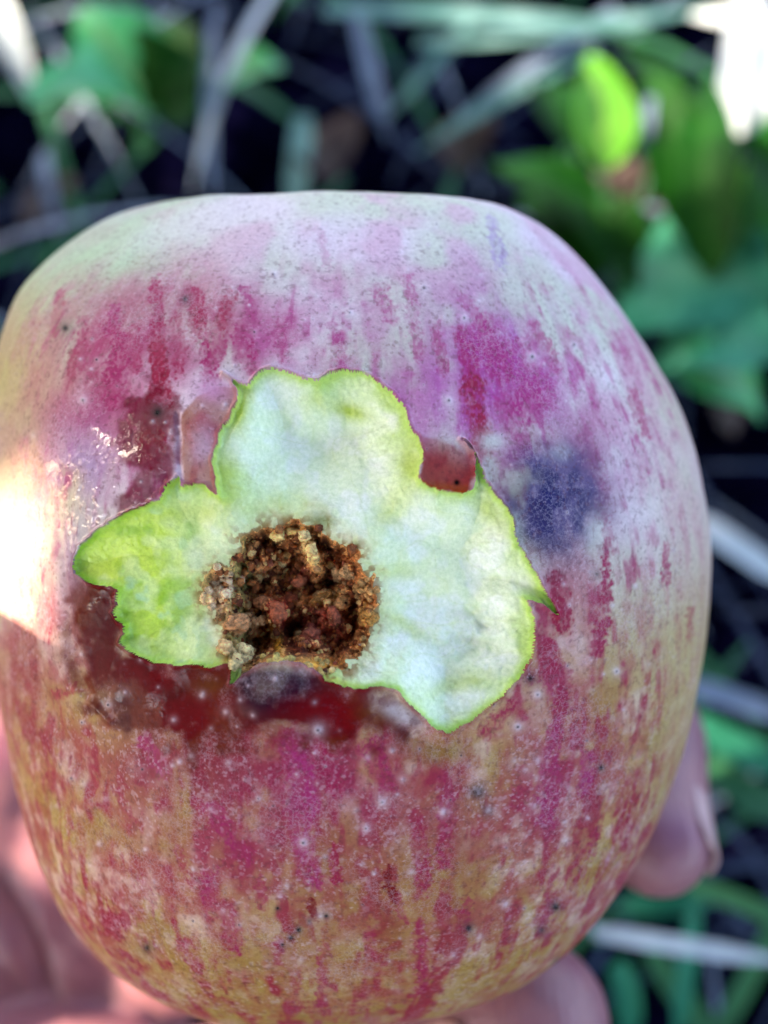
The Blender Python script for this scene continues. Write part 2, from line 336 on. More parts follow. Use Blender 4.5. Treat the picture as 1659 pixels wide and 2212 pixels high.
groove([(176,1330),(186,1400),(200,1460),(208,1490)], 9, 0.07)
groove([(166,1490),(190,1512),(214,1535),(238,1560)], 8, 0.13)
groove([(60,1520),(110,1600),(150,1680),(190,1740)], 18, 0.25)
groove([(30,1560),(85,1650),(130,1760)], 16, -0.22)
groove([(80,1480),(140,1590),(200,1700)], 14, -0.18)
groove([(388,900),(392,960),(388,1030)], 6, -0.22)
groove([(1000,955),(1022,985),(1028,1040)], 5, 0.25)
rim = np.exp(-(np.minimum(SD, 0) / 7.0) ** 2) * (SD <= 0)
out += 0.22 * MM * rim * (0.4 + 1.2 * fbm(U3 / 40.0, 71, 2))

# --- depth of the bite
x_, y_ = U[:, 0], U[:, 1]
CD = np.where((SD > 0) & (x_ > 520) & (x_ < 700) & (y_ > 1404) & (SD < 30), np.maximum(CD, 1.0), CD)
ins = np.maximum(SD, 0); cin = np.maximum(CD, 0)
lobe = 1.7 + 1.4 * gauss(700, 930, 130, 110) + 0.9 * gauss(980, 1330, 190, 220) - 0.9 * gauss(300, 1260, 120, 130) - 0.9 * gauss(790, 1200, 80, 110)
dep = 0.9 * (1 - np.exp(-ins / 7.0)) + lobe * sst(0, 120, ins)
fac = fbm(U3 / np.array([70, 70, 1.]), 81, 3) - 0.5
ridg = np.abs(fbm(U3 / np.array([95, 60, 1.]), 87, 2) - 0.5) * 2
dep += sst(5, 60, ins) * (fac * 0.65)
tooth = np.sin((U[:, 1] * 0.97 - U[:, 0] * 0.2) / 13.0 + 6 * wob) * gauss(1040, 1370, 130, 70) * 0.22
dep += sst(10, 40, ins) * tooth * 1.5 + sst(3, 20, ins) * ((fbm(U3 / 8.0, 91, 2) - .5) * 0.06 + (fbm(U3 / 26.0, 93, 2) - .5) * .14)
# flatter side facet in the upper lobe
fd = (U[:, 0] - 560) * 0.86 - (U[:, 1] - 900) * 0.3
dep -= 0.9 * sst(40, -10, fd) * gauss(545, 930, 80, 120) * sst(0, 20, ins)
deepc = sst(0, 26, cin) * 1.7 + sst(10, 90, cin) * 1.9
ccolk = np.array([2.4, 1.65, 1.3])
deepc *= 0.35 + 0.65 * sst(470, 545, U[:, 0] + 40 * wob)
clump = np.abs(fbm(U3 / 34.0, 101, 3) - 0.5) * 2
deepc += sst(4, 40, cin) * ((fbm(U3 / 48.0, 103, 3) - .5) * 4.6 - (clump - 0.3) * 1.4 + (fbm(U3 / 11.0, 107, 3) - .5) * 2.2)
deepc += 3.2 * gauss(545, 1400, 26, 45) + 3.2 * gauss(625, 1365, 17, 28) + 2.4 * gauss(762, 1350, 16, 60) + 1.2 * gauss(690, 1265, 40, 14, -.6)
deepc -= 3.0 * gauss(590, 1325, 28, 30) + 2.2 * gauss(672, 1195, 16, 45, -0.35) + 1.6 * gauss(695, 1335, 60, 35, .2)
dep = dep + np.where(CD > 0, np.maximum(deepc, 0), 0)
dirv = unit(0.7 * RAY + 0.3 * IN)
P = P0 - IN * out[:, None]
P = P + dirv * (np.where(SD > 0, dep, 0) * MM)[:, None]

# --- colour of the skin
lon = np.arctan2(P0 @ E1, P0 @ E2); lat = P0 @ AXIS / 0.042; rad = np.hypot(P0 @ E1, P0 @ E2) / 0.042
ST = lambda a, b, s, o=3: fbm(np.stack([np.cos(lon) * a, np.sin(lon) * a, lat * b + 0.3 * np.sin(lon * 3)], 1), s, o)
x, y = U[:, 0], U[:, 1]
def lay(c, col, m): return c + (np.asarray(col) - c) * np.clip(m, 0, 1)[:, None]
low = sst(1120, 1680, y + 260 * (fbm(P0 * 60, 201, 3) - .5) + 0.10 * np.abs(x - 700))
low = np.where(front, low, sst(0.2, -0.3, lat))
big = fbm(P0 * 75, 203, 3); mid_ = fbm(P0 * 260, 205, 3); fine = fbm(P0 * 900, 207, 3)
col = np.tile(L(222, 206, 212), (NV, 1))
col = lay(col, L(196, 204, 176), sst(0.42, 0.62, big) * 0.7)
col = lay(col, L(210, 172, 188), sst(0.42, 0.68, mid_) * 0.7)
lowc = np.tile(L(192, 158, 112), (NV, 1)); lowc = lay(lowc, L(172, 82, 92), sst(0.42, 0.62, .4 * fbm(P0 * 180, 209, 3) + .6 * fbm(P0 * 620, 210, 3)) * 0.7)
lowc = lay(lowc, L(220, 192, 178), sst(0.47, 0.66, .35 * fbm(P0 * 230, 211, 3) + .65 * fbm(P0 * 760, 212, 3)) * 0.7); lowc = lay(lowc, L(176, 154, 78), sst(0.46, 0.68, fbm(P0 * 210, 213, 3)) * 0.6)
col = col + (lowc - col) * low[:, None]
col = lay(col, L(172, 200, 165), gauss(120, 620, 330, 170, -0.65) * 0.85)
col = lay(col, L(190, 178, 110), gauss(20, 800, 130, 170) * 0.75)
col = lay(col, L(196, 160, 140), gauss(50, 1000, 130, 150) * 0.8)
col = lay(col, L(205, 186, 172), sst(1330, 1470, x) * sst(600, 800, y) * 0.7 * (1 - 0.6 * low))
col = lay(col, L(190, 172, 118), sst(1330, 1480, x + 60 * wob) * sst(1150, 1400, y) * 0.6)
col = lay(col, L(170, 138, 72), sst(1950, 2150, y + 80 * wob) * 0.5)
# streaks everywhere
crim, mag = L(164, 46, 80), L(178, 66, 132)
tone = lambda k: crim + (mag - crim) * k
hue = sst(1450, 900, y + 300 * (mid_ - .5)); hue = np.where(front, hue, .3)
scol = crim[None] + (mag - crim)[None] * hue[:, None]
s1 = sst(0.48, 0.66, ST(9, 1.6, 221)); s2 = sst(0.47, 0.66, .75 * ST(24, 5.5, 223) + .25 * fbm(P0 * 700, 224, 2)) * sst(.36, .56, ST(7, 5, 227)); s3 = sst(0.48, 0.66, .8 * ST(60, 16, 225) + .2 * fbm(P0 * 1200, 226, 2)) * sst(.36, .56, ST(12, 9, 229))
vis = sst(470, 800, y) * (1 - 0.75 * sst(1380, 1500, x)) * (0.35 + 0.65 * sst(0, 160, x)); vis = np.where(front, vis, 0.5)
sm = (0.40 * s1 + 0.80 * s2 + 0.55 * s3) * vis * (0.62 + 0.24 * low)
sm = sm * (0.35 + 1.1 * sst(.3, .65, fine))
col = col + (scol - col) * np.clip(sm, 0, .85)[:, None]
# broad pink washes
for (cx, cy, sx, sy, k, c) in [(250,800,130,150,.5,(184,70,110)),(420,700,110,90,.45,(176,96,120)),(820,700,120,120,.25,(190,130,164)),(980,830,120,160,.4,(182,80,160)),(1090,800,130,170,.55,(180,80,165)),
    (860,860,60,80,.4,(192,110,164)),(1250,1000,90,150,.4,(180,96,140)),(1240,1330,70,140,.35,(176,66,96)),(660,1680,150,120,.45,(164,62,108)),(480,1780,170,140,.3,(170,80,110)),(930,1790,120,130,.4,(158,70,84)),(720,1700,420,170,.26,(160,48,86)),(330,720,260,110,.4,(170,60,110)),(400,1640,200,90,.5,(150,50,70)),
    (1180,1620,70,160,.4,(176,72,110)),(60,1480,80,120,.45,(160,80,80)),(760,1980,220,120,.35,(150,84,60)),(190,900,100,120,.5,(172,76,120)),(560,760,60,70,.4,(180,80,140))]:
    col = lay(col, L(*c), gauss(cx, cy, sx, sy) * k * 1.25 * (0.35 + 1.1 * sst(.3, .65, .5 * mid_ + .5 * ST(26, 6, 251))))
STR = [(420,640,430,720,34,.7,.3),(380,690,385,800,30,.7,.2),(450,730,455,810,34,.75,.5),(290,700,296,800,26,.6,.3),(180,690,176,790,26,.55,.4),(600,700,610,780,24,.45,.7),(940,700,960,800,24,.5,.8),(1160,700,1200,800,26,.5,.8),(335,615,340,700,26,.75,0.3),(340,700,342,790,34,.8,.2),(344,750,346,860,36,.95,0),(246,672,238,722,28,.7,.6),(262,740,240,860,52,.85,.5),(205,820,185,905,36,.5,.3),(130,640,118,720,22,.5,.2),(160,770,150,830,22,.45,.2),
 (530,630,552,700,24,.55,.8),(498,650,478,705,32,.6,.1),(430,675,420,720,26,.5,.1),(520,715,540,790,36,.75,.6),(350,860,330,990,60,.85,0.0),(290,880,275,960,40,.6,.4),(480,740,470,770,24,.5,.5),
 (690,490,702,560,22,.25,1),(820,620,845,690,34,.5,1),(880,600,905,770,26,.45,1),(1000,640,1050,710,30,.5,1),(1060,480,1085,570,26,.4,1.3),(1000,720,1028,830,42,.9,.8),(1050,720,1135,880,74,.85,1),(1020,830,1042,965,46,.95,.1),(1130,750,1180,860,52,.6,1),(1090,880,1110,930,50,.6,.9),
 (1340,720,1362,800,22,.55,.8),(1370,850,1395,940,26,.55,.5),(1262,930,1310,1080,26,.5,.7),(1312,1170,1312,1285,22,.85,.2),(1306,1280,1292,1405,34,.95,0.1),(1203,1250,1216,1355,36,.95,0),(1180,1400,1182,1465,40,.85,.1),(1212,1450,1214,1535,40,.85,.1),(1100,1530,1050,1580,38,.7,.1),(1205,1570,1190,1655,34,.75,.4),(1192,1670,1180,1780,44,.85,.4),(1272,1640,1264,1705,28,.7,.6),(1294,1790,1276,1855,18,.7,.1),(1440,1170,1436,1260,16,.6,.3),(1492,1310,1488,1390,14,.5,0),(1130,1680,1118,1735,40,.6,.1),(1300,1080,1318,1180,24,.5,.6),(1366,1790,1360,1830,14,.5,0),
 (312,1600,352,1662,34,.7,.5),(420,1720,470,1770,26,.55,.3),(460,1740,530,1850,36,.75,.4),(640,1600,660,1750,60,.75,.7),(690,1605,722,1700,44,.85,.2),(800,1610,832,1695,46,.75,.3),(640,1750,672,1900,44,.75,.5),(722,1830,726,1900,22,.85,0),(838,1880,852,1950,18,.95,-.2),(862,1940,870,1980,20,.5,.2),(900,1770,915,1920,36,.7,.1),(965,1690,958,1860,38,.7,.15),(450,1890,452,1950,36,.7,.4),(485,1960,512,2040,40,.75,.2),(676,1955,680,1985,24,.95,-.2),(700,2050,690,2160,22,.6,.2),(905,1990,912,2130,24,.65,.2),(640,2100,630,2180,26,.4,.2),(1192,1940,1168,2020,24,.6,.2),(1010,1950,1005,2010,20,.5,.2),(800,2020,795,2100,26,.5,.2),(560,1900,566,1960,24,.5,.2),(380,1840,420,1900,24,.5,.1),(600,2020,606,2080,22,.5,.2),(250,1700,290,1790,18,.35,.3),(100,1660,150,1790,16,.35,.3),(300,1900,330,1960,22,.45,.2),(390,2040,430,2100,22,.5,.3),(180,1480,120,1500,26,.5,.1),(40,1520,60,1600,26,.5,.1),(720,700,735,770,24,.3,1),(1010,1610,1000,1660,28,.45,.1)]
jag = np.stack([(fbm(P0 * 900, 231, 3) - .5) * 16, (fbm(P0 * 500, 233, 3) - .5) * 34], 1) + np.stack([fbm(P0 * 3200, 234, 2) - .5, fbm(P0 * 3000, 236, 2) - .5], 1) * 26; hairy = (0.35 + .65 * sst(.3, .6, fbm(np.stack([x / 5, y / 7, y * 0], 1), 235, 3))) * (0.55 + 0.6 * sst(.3, .55, fbm(np.stack([x / 26, y / 40, y * 0], 1), 237, 2)))
for (x0, y0, x1, y1, wd, k, h) in STR:
    mm = front & (x > min(x0, x1) - wd * 1.5 - 20) & (x < max(x0, x1) + wd * 1.5 + 20) & (y > min(y0, y1) - wd - 40) & (y < max(y0, y1) + wd + 40)
    d, t = seg_d(U[mm] + jag[mm], (x0, y0), (x1, y1))
    m = sst(wd * 0.72, wd * 0.28, d) * k * (0.25 + 0.95 * hairy[mm])
    c = crim + (mag - crim) * min(max(h, 0), 1)
    if h < 0: c = L(132, 10, 24)
    if h > 1: c = L(160, 110, 185)
    col[mm] = lay(col[mm], c, m)
# bruise
bm = gauss(1200, 1070, 84, 96) * (0.05 + 1.9 * sst(.36, .60, mid_)) * (.4 + 1.0 * fine)
col = lay(col, L(94, 108, 100), np.clip(gauss(1180, 1090, 112, 118) * 1.1, 0, .75) * (0.35 + 0.8 * fine)); col = lay(col, L(92, 82, 128), np.clip(bm * 1.0, 0, .8)); col = lay(col, L(44, 38, 96), np.clip(gauss(1200, 1085, 75, 85) * sst(.5, .62, fbm(P0 * 420, 257, 3)) * 1.1, 0, .85)); col = lay(col, L(38, 36, 104), gauss(1192, 1075, 24, 20) * 1.1 + gauss(1165, 1150, 40, 24) * 0.5)
col = lay(col, L(208, 205, 200), gauss(1065, 955, 32, 24) * 0.9 + gauss(1285, 1150, 22, 34) * .6 + gauss(1210, 975, 30, 22) * .4)
col = lay(col, L(64, 60, 70), gauss(1033, 1712, 20, 17) * 0.85 + gauss(1052, 1752, 14, 14) * .6)
def pmask(poly, soft, nzk=26):
    p = np.array(poly, float); x0, y0 = p.min(0) - 60; x1, y1 = p.max(0) + 60; f_ = chart_sd(p, x0, y0, x1, y1, 3.0); r = np.zeros(NV)
    mm = front & (x > x0 + 4) & (x < x1 - 4) & (y > y0 + 4) & (y < y1 - 4); r[mm] = sst(-soft, soft, f_(U[mm]) + nzk * wob[mm]); return r
REDP = pmask([(262,915),(300,858),(350,846),(385,870),(397,940),(391,1030),(340,1086),(262,1115),(278,1030)], 24, 110)
PEEL = pmask([(397,905),(425,862),(470,838),(515,835),(512,885),(482,940),(466,1010),(474,1072),(396,1056)], 5, 10)
BAND = pmask([(150,1240),(250,1262),(262,1350),(280,1405),(340,1440),(500,1440),(500,1500),(720,1470),(800,1485),(880,1525),(870,1585),(720,1606),(620,1570),(500,1590),(410,1622),(330,1572),(235,1558),(196,1490),(168,1390)], 42, 130)
FLAP = pmask([(884,930),(925,941),(1000,966),(1020,985),(1027,1062),(1000,1074),(905,1052),(895,1027),(916,994)], 9, 46)
GLOS = pmask([(100,1010),(140,960),(200,935),(270,950),(275,1040),(262,1110),(200,1160),(150,1230),(120,1180),(112,1090)], 18, 60)
# wet, darker band round the bite
near = np.exp(-(np.maximum(-SD, 0) / 70.0) ** 2) * (SD <= 0)
lowrim = sst(1380, 1450, y) * sst(880, 800, x) + sst(1230, 1290, y) * sst(300, 240, x)
wetm = BAND * 0.4 * (.4 + 1.2 * sst(.4, .6, mid_))
wetm = np.maximum(wetm, REDP); wetm = np.maximum(wetm, PEEL * .5)
wetm = np.maximum(wetm, GLOS * 1.6)
redflap = FLAP; wetm = np.maximum(wetm, redflap * .12)
wetm = np.clip(wetm, 0, 1.6) * (SD <= 1)
brn = L(112, 24, 30)
col = lay(col, brn, BAND * (0.72 + .5 * big)); col = lay(col, L(128, 74, 46), BAND * sst(.5, .66, mid_) * .6); col = lay(col, L(80, 14, 24), BAND * sst(.52, .66, fbm(P0 * 170, 243, 3)) * .7); col = lay(col, L(128, 16, 30), (gauss(705, 1520, 60, 50) + .8 * gauss(345, 1465, 46, 30) + .8 * gauss(500, 1500, 50, 40) + .6 * gauss(400, 1560, 70, 40) + gauss(745, 1555, 30, 26)) * sst(.3, .6, mid_ + .15) * .95)
col = lay(col, L(40, 24, 52), np.clip(gauss(600, 1470, 90, 30) * 1.2 + .7 * gauss(570, 1510, 50, 40), 0, .85) * (.5 + .9 * mid_)); col = lay(col, L(120, 80, 40), gauss(820, 1540, 50, 30) * .7 + gauss(455, 1480, 50, 25) * .6)
col = lay(col, L(200, 190, 196), gauss(870, 1545, 60, 22, .5) * .85 * (0.4 + fine)); col = lay(col, L(150, 132, 60), gauss(960, 1625, 70, 30) * .7)
col = lay(col, L(120, 20, 46), REDP * (.55 + .5 * mid_)); col = lay(col, L(168, 112, 84), PEEL * .75); col = lay(col, L(168, 74, 84), PEEL * sst(.5, .62, mid_) * .8); col = lay(col, L(204, 150, 178), gauss(462, 845, 42, 30) * .9); col = lay(col, L(206, 180, 200), gauss(442, 985, 26, 60, .15) * .75 * sst(.35, .6, mid_))
col = lay(col, L(150, 16, 22), redflap * (.7 + .4 * mid_) * (.35 + .65 * sst(925, 1000, y - .28 * (x - 905)))); col = lay(col, L(150, 64, 72), gauss(975, 1000, 34, 26) * sst(.4, .6, fbm(P0 * 700, 259, 3)) * 1.1); col = lay(col, L(168, 92, 20), redflap * sst(1028, 1056, y - .1 * (x - 905)) * .8); col = lay(col, L(16, 8, 10), gauss(986, 1043, 6) * 1.2)
col = lay(col, L(92, 28, 34), gauss(228, 1330, 50, 110) * .85); col = lay(col, L(190, 170, 205), gauss(180, 1010, 80, 90) * .7 * sst(.35, .65, mid_)); col = lay(col, L(188, 160, 190), gauss(150, 1200, 26, 70) * .6)  # pale lavender washes paint a sky sheen into the wet skin colour
col = lay(col, L(150, 20, 40), np.exp(-((SD + 4) / 4.0) ** 2) * .3 * sst(1100, 1050, x)); col = lay(col, L(170, 150, 40), np.exp(-((SD + 1) / 3.0) ** 2) * .7 * sst(900, 600, y))
# lenticels
pts = []
while len(pts) < 300:
    u, v = RNG.uniform(0, 1530), RNG.uniform(430, 2200)
    if math.hypot((u - 752) / 775, (v - 1322) / 890) < 0.98: pts.append((u, v, RNG.uniform(1.6, 5.0) * (1.25 if v > 1500 else 0.9), RNG.uniform(0, 1) < 0.22, RNG.uniform(.2, .85)))
for (u, v, r) in [(755,675,8),(915,625,8),(1002,688,8),(1150,770,9),(180,865,9),(1240,745,6),(688,1573,9),(790,1790,7),(655,1820,8),(825,1732,8),(1330,1450,7),(1160,1500,9),(1118,1570,8),(970,865,9),(590,595,9)]: pts.append((u, v, r, True, 1.0))
for (u, v, r, dk, k) in pts:
    mm = np.nonzero(front & (np.abs(x - u) < 5 * r) & (np.abs(y - v) < 5 * r) & (SD < -3))[0]
    d = np.hypot(x[mm] - u, y[mm] - v) + wob[mm] * 5
    col[mm] = lay(col[mm], L(222, 205, 212), np.exp(-(d / (2.4 * r)) ** 2) * .30 * k + np.exp(-(d / r) ** 2) * .55 * k)
    P[mm] -= IN[mm] * (0.00009 * np.exp(-(d / r) ** 2) * k)[:, None]
    if dk: col[mm] = lay(col[mm], L(70, 50, 60), np.exp(-(d / (0.38 * r)) ** 2) * .9)
for (u, v, r) in [(343,895,15),(1145,1465,11),(142,710,10),(400,645,9),(1300,1660,7),(316,2050,10),(1200,1960,10),(1170,2010,10),(1012,2005,9),(704,1980,5),(668,1990,5),(645,2008,6),(628,2025,6),(610,2040,5),(1290,1240,6),(1030,1040,0.1),(1205,2080,8),(600,1960,4)]:
    mm = np.nonzero(front & (np.abs(x - u) < 5 * r) & (np.abs(y - v) < 5 * r) & (SD < -2))[0]
    d = np.hypot(x[mm] - u, y[mm] - v) + wob[mm] * 8
    col[mm] = lay(col[mm], L(96, 92, 88), np.exp(-(d / (1.7 * r)) ** 2) * .5); col[mm] = lay(col[mm], L(16, 14, 22), np.exp(-(d / (.6 * r)) ** 2))
spk = np.maximum(sst(.62, .78, fbm(P0 * 4200, 253, 2)) * .8, sst(.64, .76, fbm(P0 * 2300, 254, 2)) * .6) * (.15 + 1.0 * sst(.4, .62, mid_)); col = lay(col, L(226, 204, 214), spk * (.2 + .14 * low) * (SD <= -3) * (1 - BAND) * (1 - REDP) * (1 - FLAP))
col = lay(col, L(110, 60, 70), sst(.62, .74, fbm(P0 * 3300, 255, 2)) * .3)
pv = 0.50; col = np.clip(pv * (np.maximum(col, 1e-4) / pv) ** 1.24, 0.003, .9) * (0.90 - 0.04 * low)[:, None]
# stem and blossom hollows
col = lay(col, L(120, 105, 60), sst(0.93, 0.99, np.abs(D @ AXIS)) * .7)

# --- colour of the flesh
wfine = fbm(U3 / 10.0, 301, 3); wmid = fbm(U3 / 45.0, 303, 3); wbig = fbm(U3 / 120.0, 305, 2)
fcol = np.tile(L(240, 248, 214), (NV, 1)); fcol = lay(fcol, L(248, 250, 238), sst(.4, .65, wmid) * .8)
green = L(184, 214, 80); ylw = L(186, 200, 80)
leftg = sst(520, 300, x + 120 * (wmid - .5)) * sst(1000, 1060, y)
fcol = lay(fcol, L(206, 228, 88), leftg * (0.66 + .5 * sst(.35, .6, wmid))); fcol = lay(fcol, L(146, 190, 34), leftg * sst(.5, .68, fbm(U3 / 60., 307, 3)) * .85); fcol = lay(fcol, L(190, 222, 170), leftg * sst(.56, .7, fbm(U3 / 38., 309, 3)) * .8)
ew = 12 + 56 * sst(.3, .7, wbig) * sst(.3, .65, fbm(U3 / 50.0, 306, 2))
fcol = lay(fcol, green, np.exp(-(ins / (ew * (0.5 + wmid))) ** 1.5) * .9); fcol = lay(fcol, L(112, 168, 24), np.exp(-(ins / 6.) ** 2) * .55 * sst(.3, .7, wmid) * (sst(1000, 1060, x) + sst(500, 400, x) + sst(1400, 1450, y)).clip(0, 1))
fcol = lay(fcol, L(196, 212, 90), np.clip(gauss(520, 880, 22, 60, .2) + gauss(765, 880, 40, 18, .3) + .8 * gauss(490, 1020, 40, 40) + .8 * gauss(890, 1000, 26, 50) + .7 * gauss(1060, 1100, 50, 26, .8) + .5 * gauss(600, 1080, 90, 30) + .5 * gauss(860, 1230, 70, 20) + .7 * gauss(420, 1100, 90, 30) + .6 * gauss(1000, 1480, 90, 18, -.3) + .5 * gauss(700, 860, 60, 20) + .6 * gauss(850, 1090, 26, 60, .6) + .5 * gauss(880, 1350, 60, 14, .6), 0, 1) * (.5 + 1.0 * wmid))
vein = np.exp(-((np.abs(fbm(U3 / np.array([90., 60., 1]), 311, 2) - .5)) / .018) ** 2); fcol = lay(fcol, L(190, 206, 96), vein * .16 * (1 - leftg))
nc = np.exp(-(np.maximum(-CD, 0) / 34.0) ** 2)
fcol = lay(fcol, L(196, 190, 96), nc * .55 * (.5 + wmid)); fcol = lay(fcol, L(150, 100, 40), np.exp(-(np.maximum(-CD, 0) / 20.0) ** 2) * .85 * sst(.42, .58, fbm(U3 / 12., 313, 3)))
fcol = lay(fcol, L(96, 120, 60), gauss(690, 1120, 30, 22) * .7)
# --- colour of the rotten core
cfine = fbm(U3 / 7.0, 321, 3); cm_ = fbm(U3 / 26.0, 323, 3)
ccol = np.tile(L(104, 58, 22), (NV, 1)); ccol = lay(ccol, L(62, 28, 12), sst(.42, .6, cm_) * .9); ccol = lay(ccol, L(150, 104, 60), sst(.5, .66, fbm(U3 / 18., 325, 3)) * .8)
ccol = lay(ccol, L(206, 178, 120), sst(.6, .7, cfine) * .75); ccol = lay(ccol, L(150, 76, 74), gauss(690, 1345, 60, 50) * .6 + gauss(650, 1230, 40, 30) * .5); ccol = lay(ccol, L(170, 62, 58), gauss(590, 1322, 28, 30))
ccol = lay(ccol, L(214, 196, 126), np.clip(gauss(668, 1190, 15, 46, -.35) * 1.3 + gauss(594, 1149, 16, 12) + gauss(630, 1140, 26, 9), 0, .95))
ccol = lay(ccol, L(150, 168, 108), sst(540, 505, x + 30 * wob) * .75); ccol = lay(ccol, L(206, 196, 170), gauss(470, 1285, 22, 60) * .8); ccol = lay(ccol, L(128, 70, 50), gauss(455, 1260, 14, 40) * .7)
ccol = lay(ccol, L(176, 150, 40), gauss(680, 1297, 24, 10) * .9 + gauss(590, 1385, 10, 40, -.4) * .9 + gauss(660, 1435, 70, 10) * .9)
ccol = lay(ccol, L(190, 160, 100), np.exp(-(cin / 13.0) ** 2) * .3)

ccol = ccol * ccolk
skinF = (SD[F].mean(1) <= 0); coreF = (~skinF) & (CD[F].mean(1) > 0); fleshF = ~(skinF | coreF)
lab = np.arange(NV); ff = F[fleshF]
for _ in range(400):                           # a loose scrap of flesh in the tear below the core is a part of its own
    l0 = lab.copy(); np.minimum.at(lab, ff.ravel(), np.repeat(lab[ff].min(1), 4)); lab = lab[lab]
    if (lab == l0).all(): break
fl = lab[ff[:, 0]]; main_ = np.bincount(fl).argmax(); k_ = np.nonzero(fleshF)[0][fl != main_]; fleshF[k_] = False; ft = fl[fl != main_]; cnt_ = np.bincount(ft, minlength=1)
skinF[k_[cnt_[ft] < 150]] = True
def sub(mask):
    f = F[mask]; ids, inv = np.unique(f, return_inverse=True); return ids, inv.reshape(f.shape)
apple = empty('apple', (CAM + R3 @ C_CAM).tolist()); apple.rotation_euler = Matrix(R3.tolist()).to_euler()
tag(apple, 'large pink and yellow striped apple with a bite showing its rotten brown core', 'apple')
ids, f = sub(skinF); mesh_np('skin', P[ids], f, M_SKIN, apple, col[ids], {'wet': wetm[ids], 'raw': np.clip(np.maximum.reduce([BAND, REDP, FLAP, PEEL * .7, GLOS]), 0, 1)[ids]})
ids, f = sub(fleshF); flesh = mesh_np('bitten_flesh', P[ids], f, M_FLESH, apple, fcol[ids])
for l_ in np.nonzero(cnt_ >= 150)[0]:
    tm = np.zeros(len(F), bool); tm[k_[ft == l_]] = True; ids, f = sub(tm); mesh_np('torn_flesh', P[ids], f, M_FLESH, apple, fcol[ids])
ids, f = sub(coreF); core = mesh_np('rotten_core', P[ids], f, M_CORE, apple, ccol[ids])
# crumbs lying in the core hollow, one loose mass
cid = np.nonzero(coreF)[0]; fcen = P[F[cid]].mean(1); fu = U[F[cid]].mean(1)
_t = (1 + 5 ** .5) / 2
IV = unit(np.array([(-1,_t,0),(1,_t,0),(-1,-_t,0),(1,-_t,0),(0,-1,_t),(0,1,_t),(0,-1,-_t),(0,1,-_t),(_t,0,-1),(_t,0,1),(-_t,0,-1),(-_t,0,1)], float))
IFc = np.array([(0,11,5),(0,5,1),(0,1,7),(0,7,10),(0,10,11),(1,5,9),(5,11,4),(11,10,2),(10,7,6),(7,1,8),(3,9,4),(3,4,2),(3,2,6),(3,6,8),(3,8,9),(4,9,5),(2,4,11),(6,2,10),(8,6,7),(9,8,1)])
def subdiv(V, Fc):
    V = list(map(tuple, V)); cache = {}; nf = []
    def mid(a, b):
        k = (min(a, b), max(a, b))
        if k not in cache: V.append(tuple(unit((np.array(V[a]) + np.array(V[b])) / 2))); cache[k] = len(V) - 1
        return cache[k]
    for a, b, c in Fc:
        ab, bc, ca = mid(a, b), mid(b, c), mid(c, a); nf += [(a, ab, ca), (b, bc, ab), (c, ca, bc), (ab, bc, ca)]
    return np.array(V), np.array(nf)
SV, SF = subdiv(*subdiv(IV, IFc)); SV1, SF1 = SV, SF; SV2, SF2 = subdiv(SV, SF)
vs, fs, cs = [], [], []; nvt = 0
def crumb(c, r, colr, stretch=(1, 1, 1), rot=None):
    global nvt
    SV, SF = (SV2, SF2) if r > .0005 else (SV1, SF1)
    of = RNG.uniform(0, 99, 3); v = SV * (0.35 + 0.8 * fbm(SV * 1.6 + of, 7, 2) + 0.55 * fbm(SV * 5 + of, 9, 2))[:, None] * np.array(stretch) * r
    q, _ = np.linalg.qr(RNG.normal(size=(3, 3))); v = v @ (q if rot is None else rot)
    vs.append(v + c); fs.append(SF + nvt); cs.append(np.tile(colr * np.array([1.75, 1.5, 1.28]), (len(SV), 1)) * (0.7 + 0.6 * vn(SV * 3 + RNG.uniform(0, 99, 3), 3))[:, None]); nvt += len(SV)
def pick(u, v, s):
    k = np.argmin((fu[:, 0] - u - RNG.normal() * s) ** 2 + (fu[:, 1] - v - RNG.normal() * s) ** 2); return fcen[k]
pal = [L(216,190,134), L(140,84,44), L(112,60,30), L(176,124,76), L(204,172,112), L(92,46,24), L(164,96,74)]
ps = RNG.dirichlet([3, 3, 3, 3, 2, 2, 2])
for k in range(1100):
    j = RNG.integers(len(fcen)); c = fcen[j]; big_ = RNG.uniform() ** 4
    crumb(c + np.array([0, 0, 0.0001]), 0.00006 + 0.00036 * big_, pal[RNG.choice(7, p=ps)] * RNG.uniform(.7, 1.2), (1, RNG.uniform(.6, 1), RNG.uniform(.5, 1)))
for (u, v, n, s, lo, hi, c) in [(468,1268,26,18,.0002,.0004,(214,196,168)),(448,1290,16,12,.0002,.0004,(216,190,150)),(520,1350,34,16,.0002,.00045,(206,170,126)),(545,1390,14,10,.00015,.0004,(190,150,104)),(516,1424,16,10,.0002,.0005,(206,196,150)),(600,1430,18,14,.0001,.0003,(196,186,116)),(690,1430,18,18,.0001,.0003,(196,176,110)),(730,1285,20,14,.0002,.0004,(196,156,106)),(792,1330,24,12,.0002,.0004,(196,152,84)),(790,1270,18,14,.0002,.0004,(170,136,90)),(740,1240,18,14,.0002,.0005,(170,140,104)),(700,1282,12,8,.0002,.0005,(212,186,140))]:
    for k in range(n): crumb(pick(u, v, s), RNG.uniform(lo, hi), L(*c) * RNG.uniform(.75, 1.1))
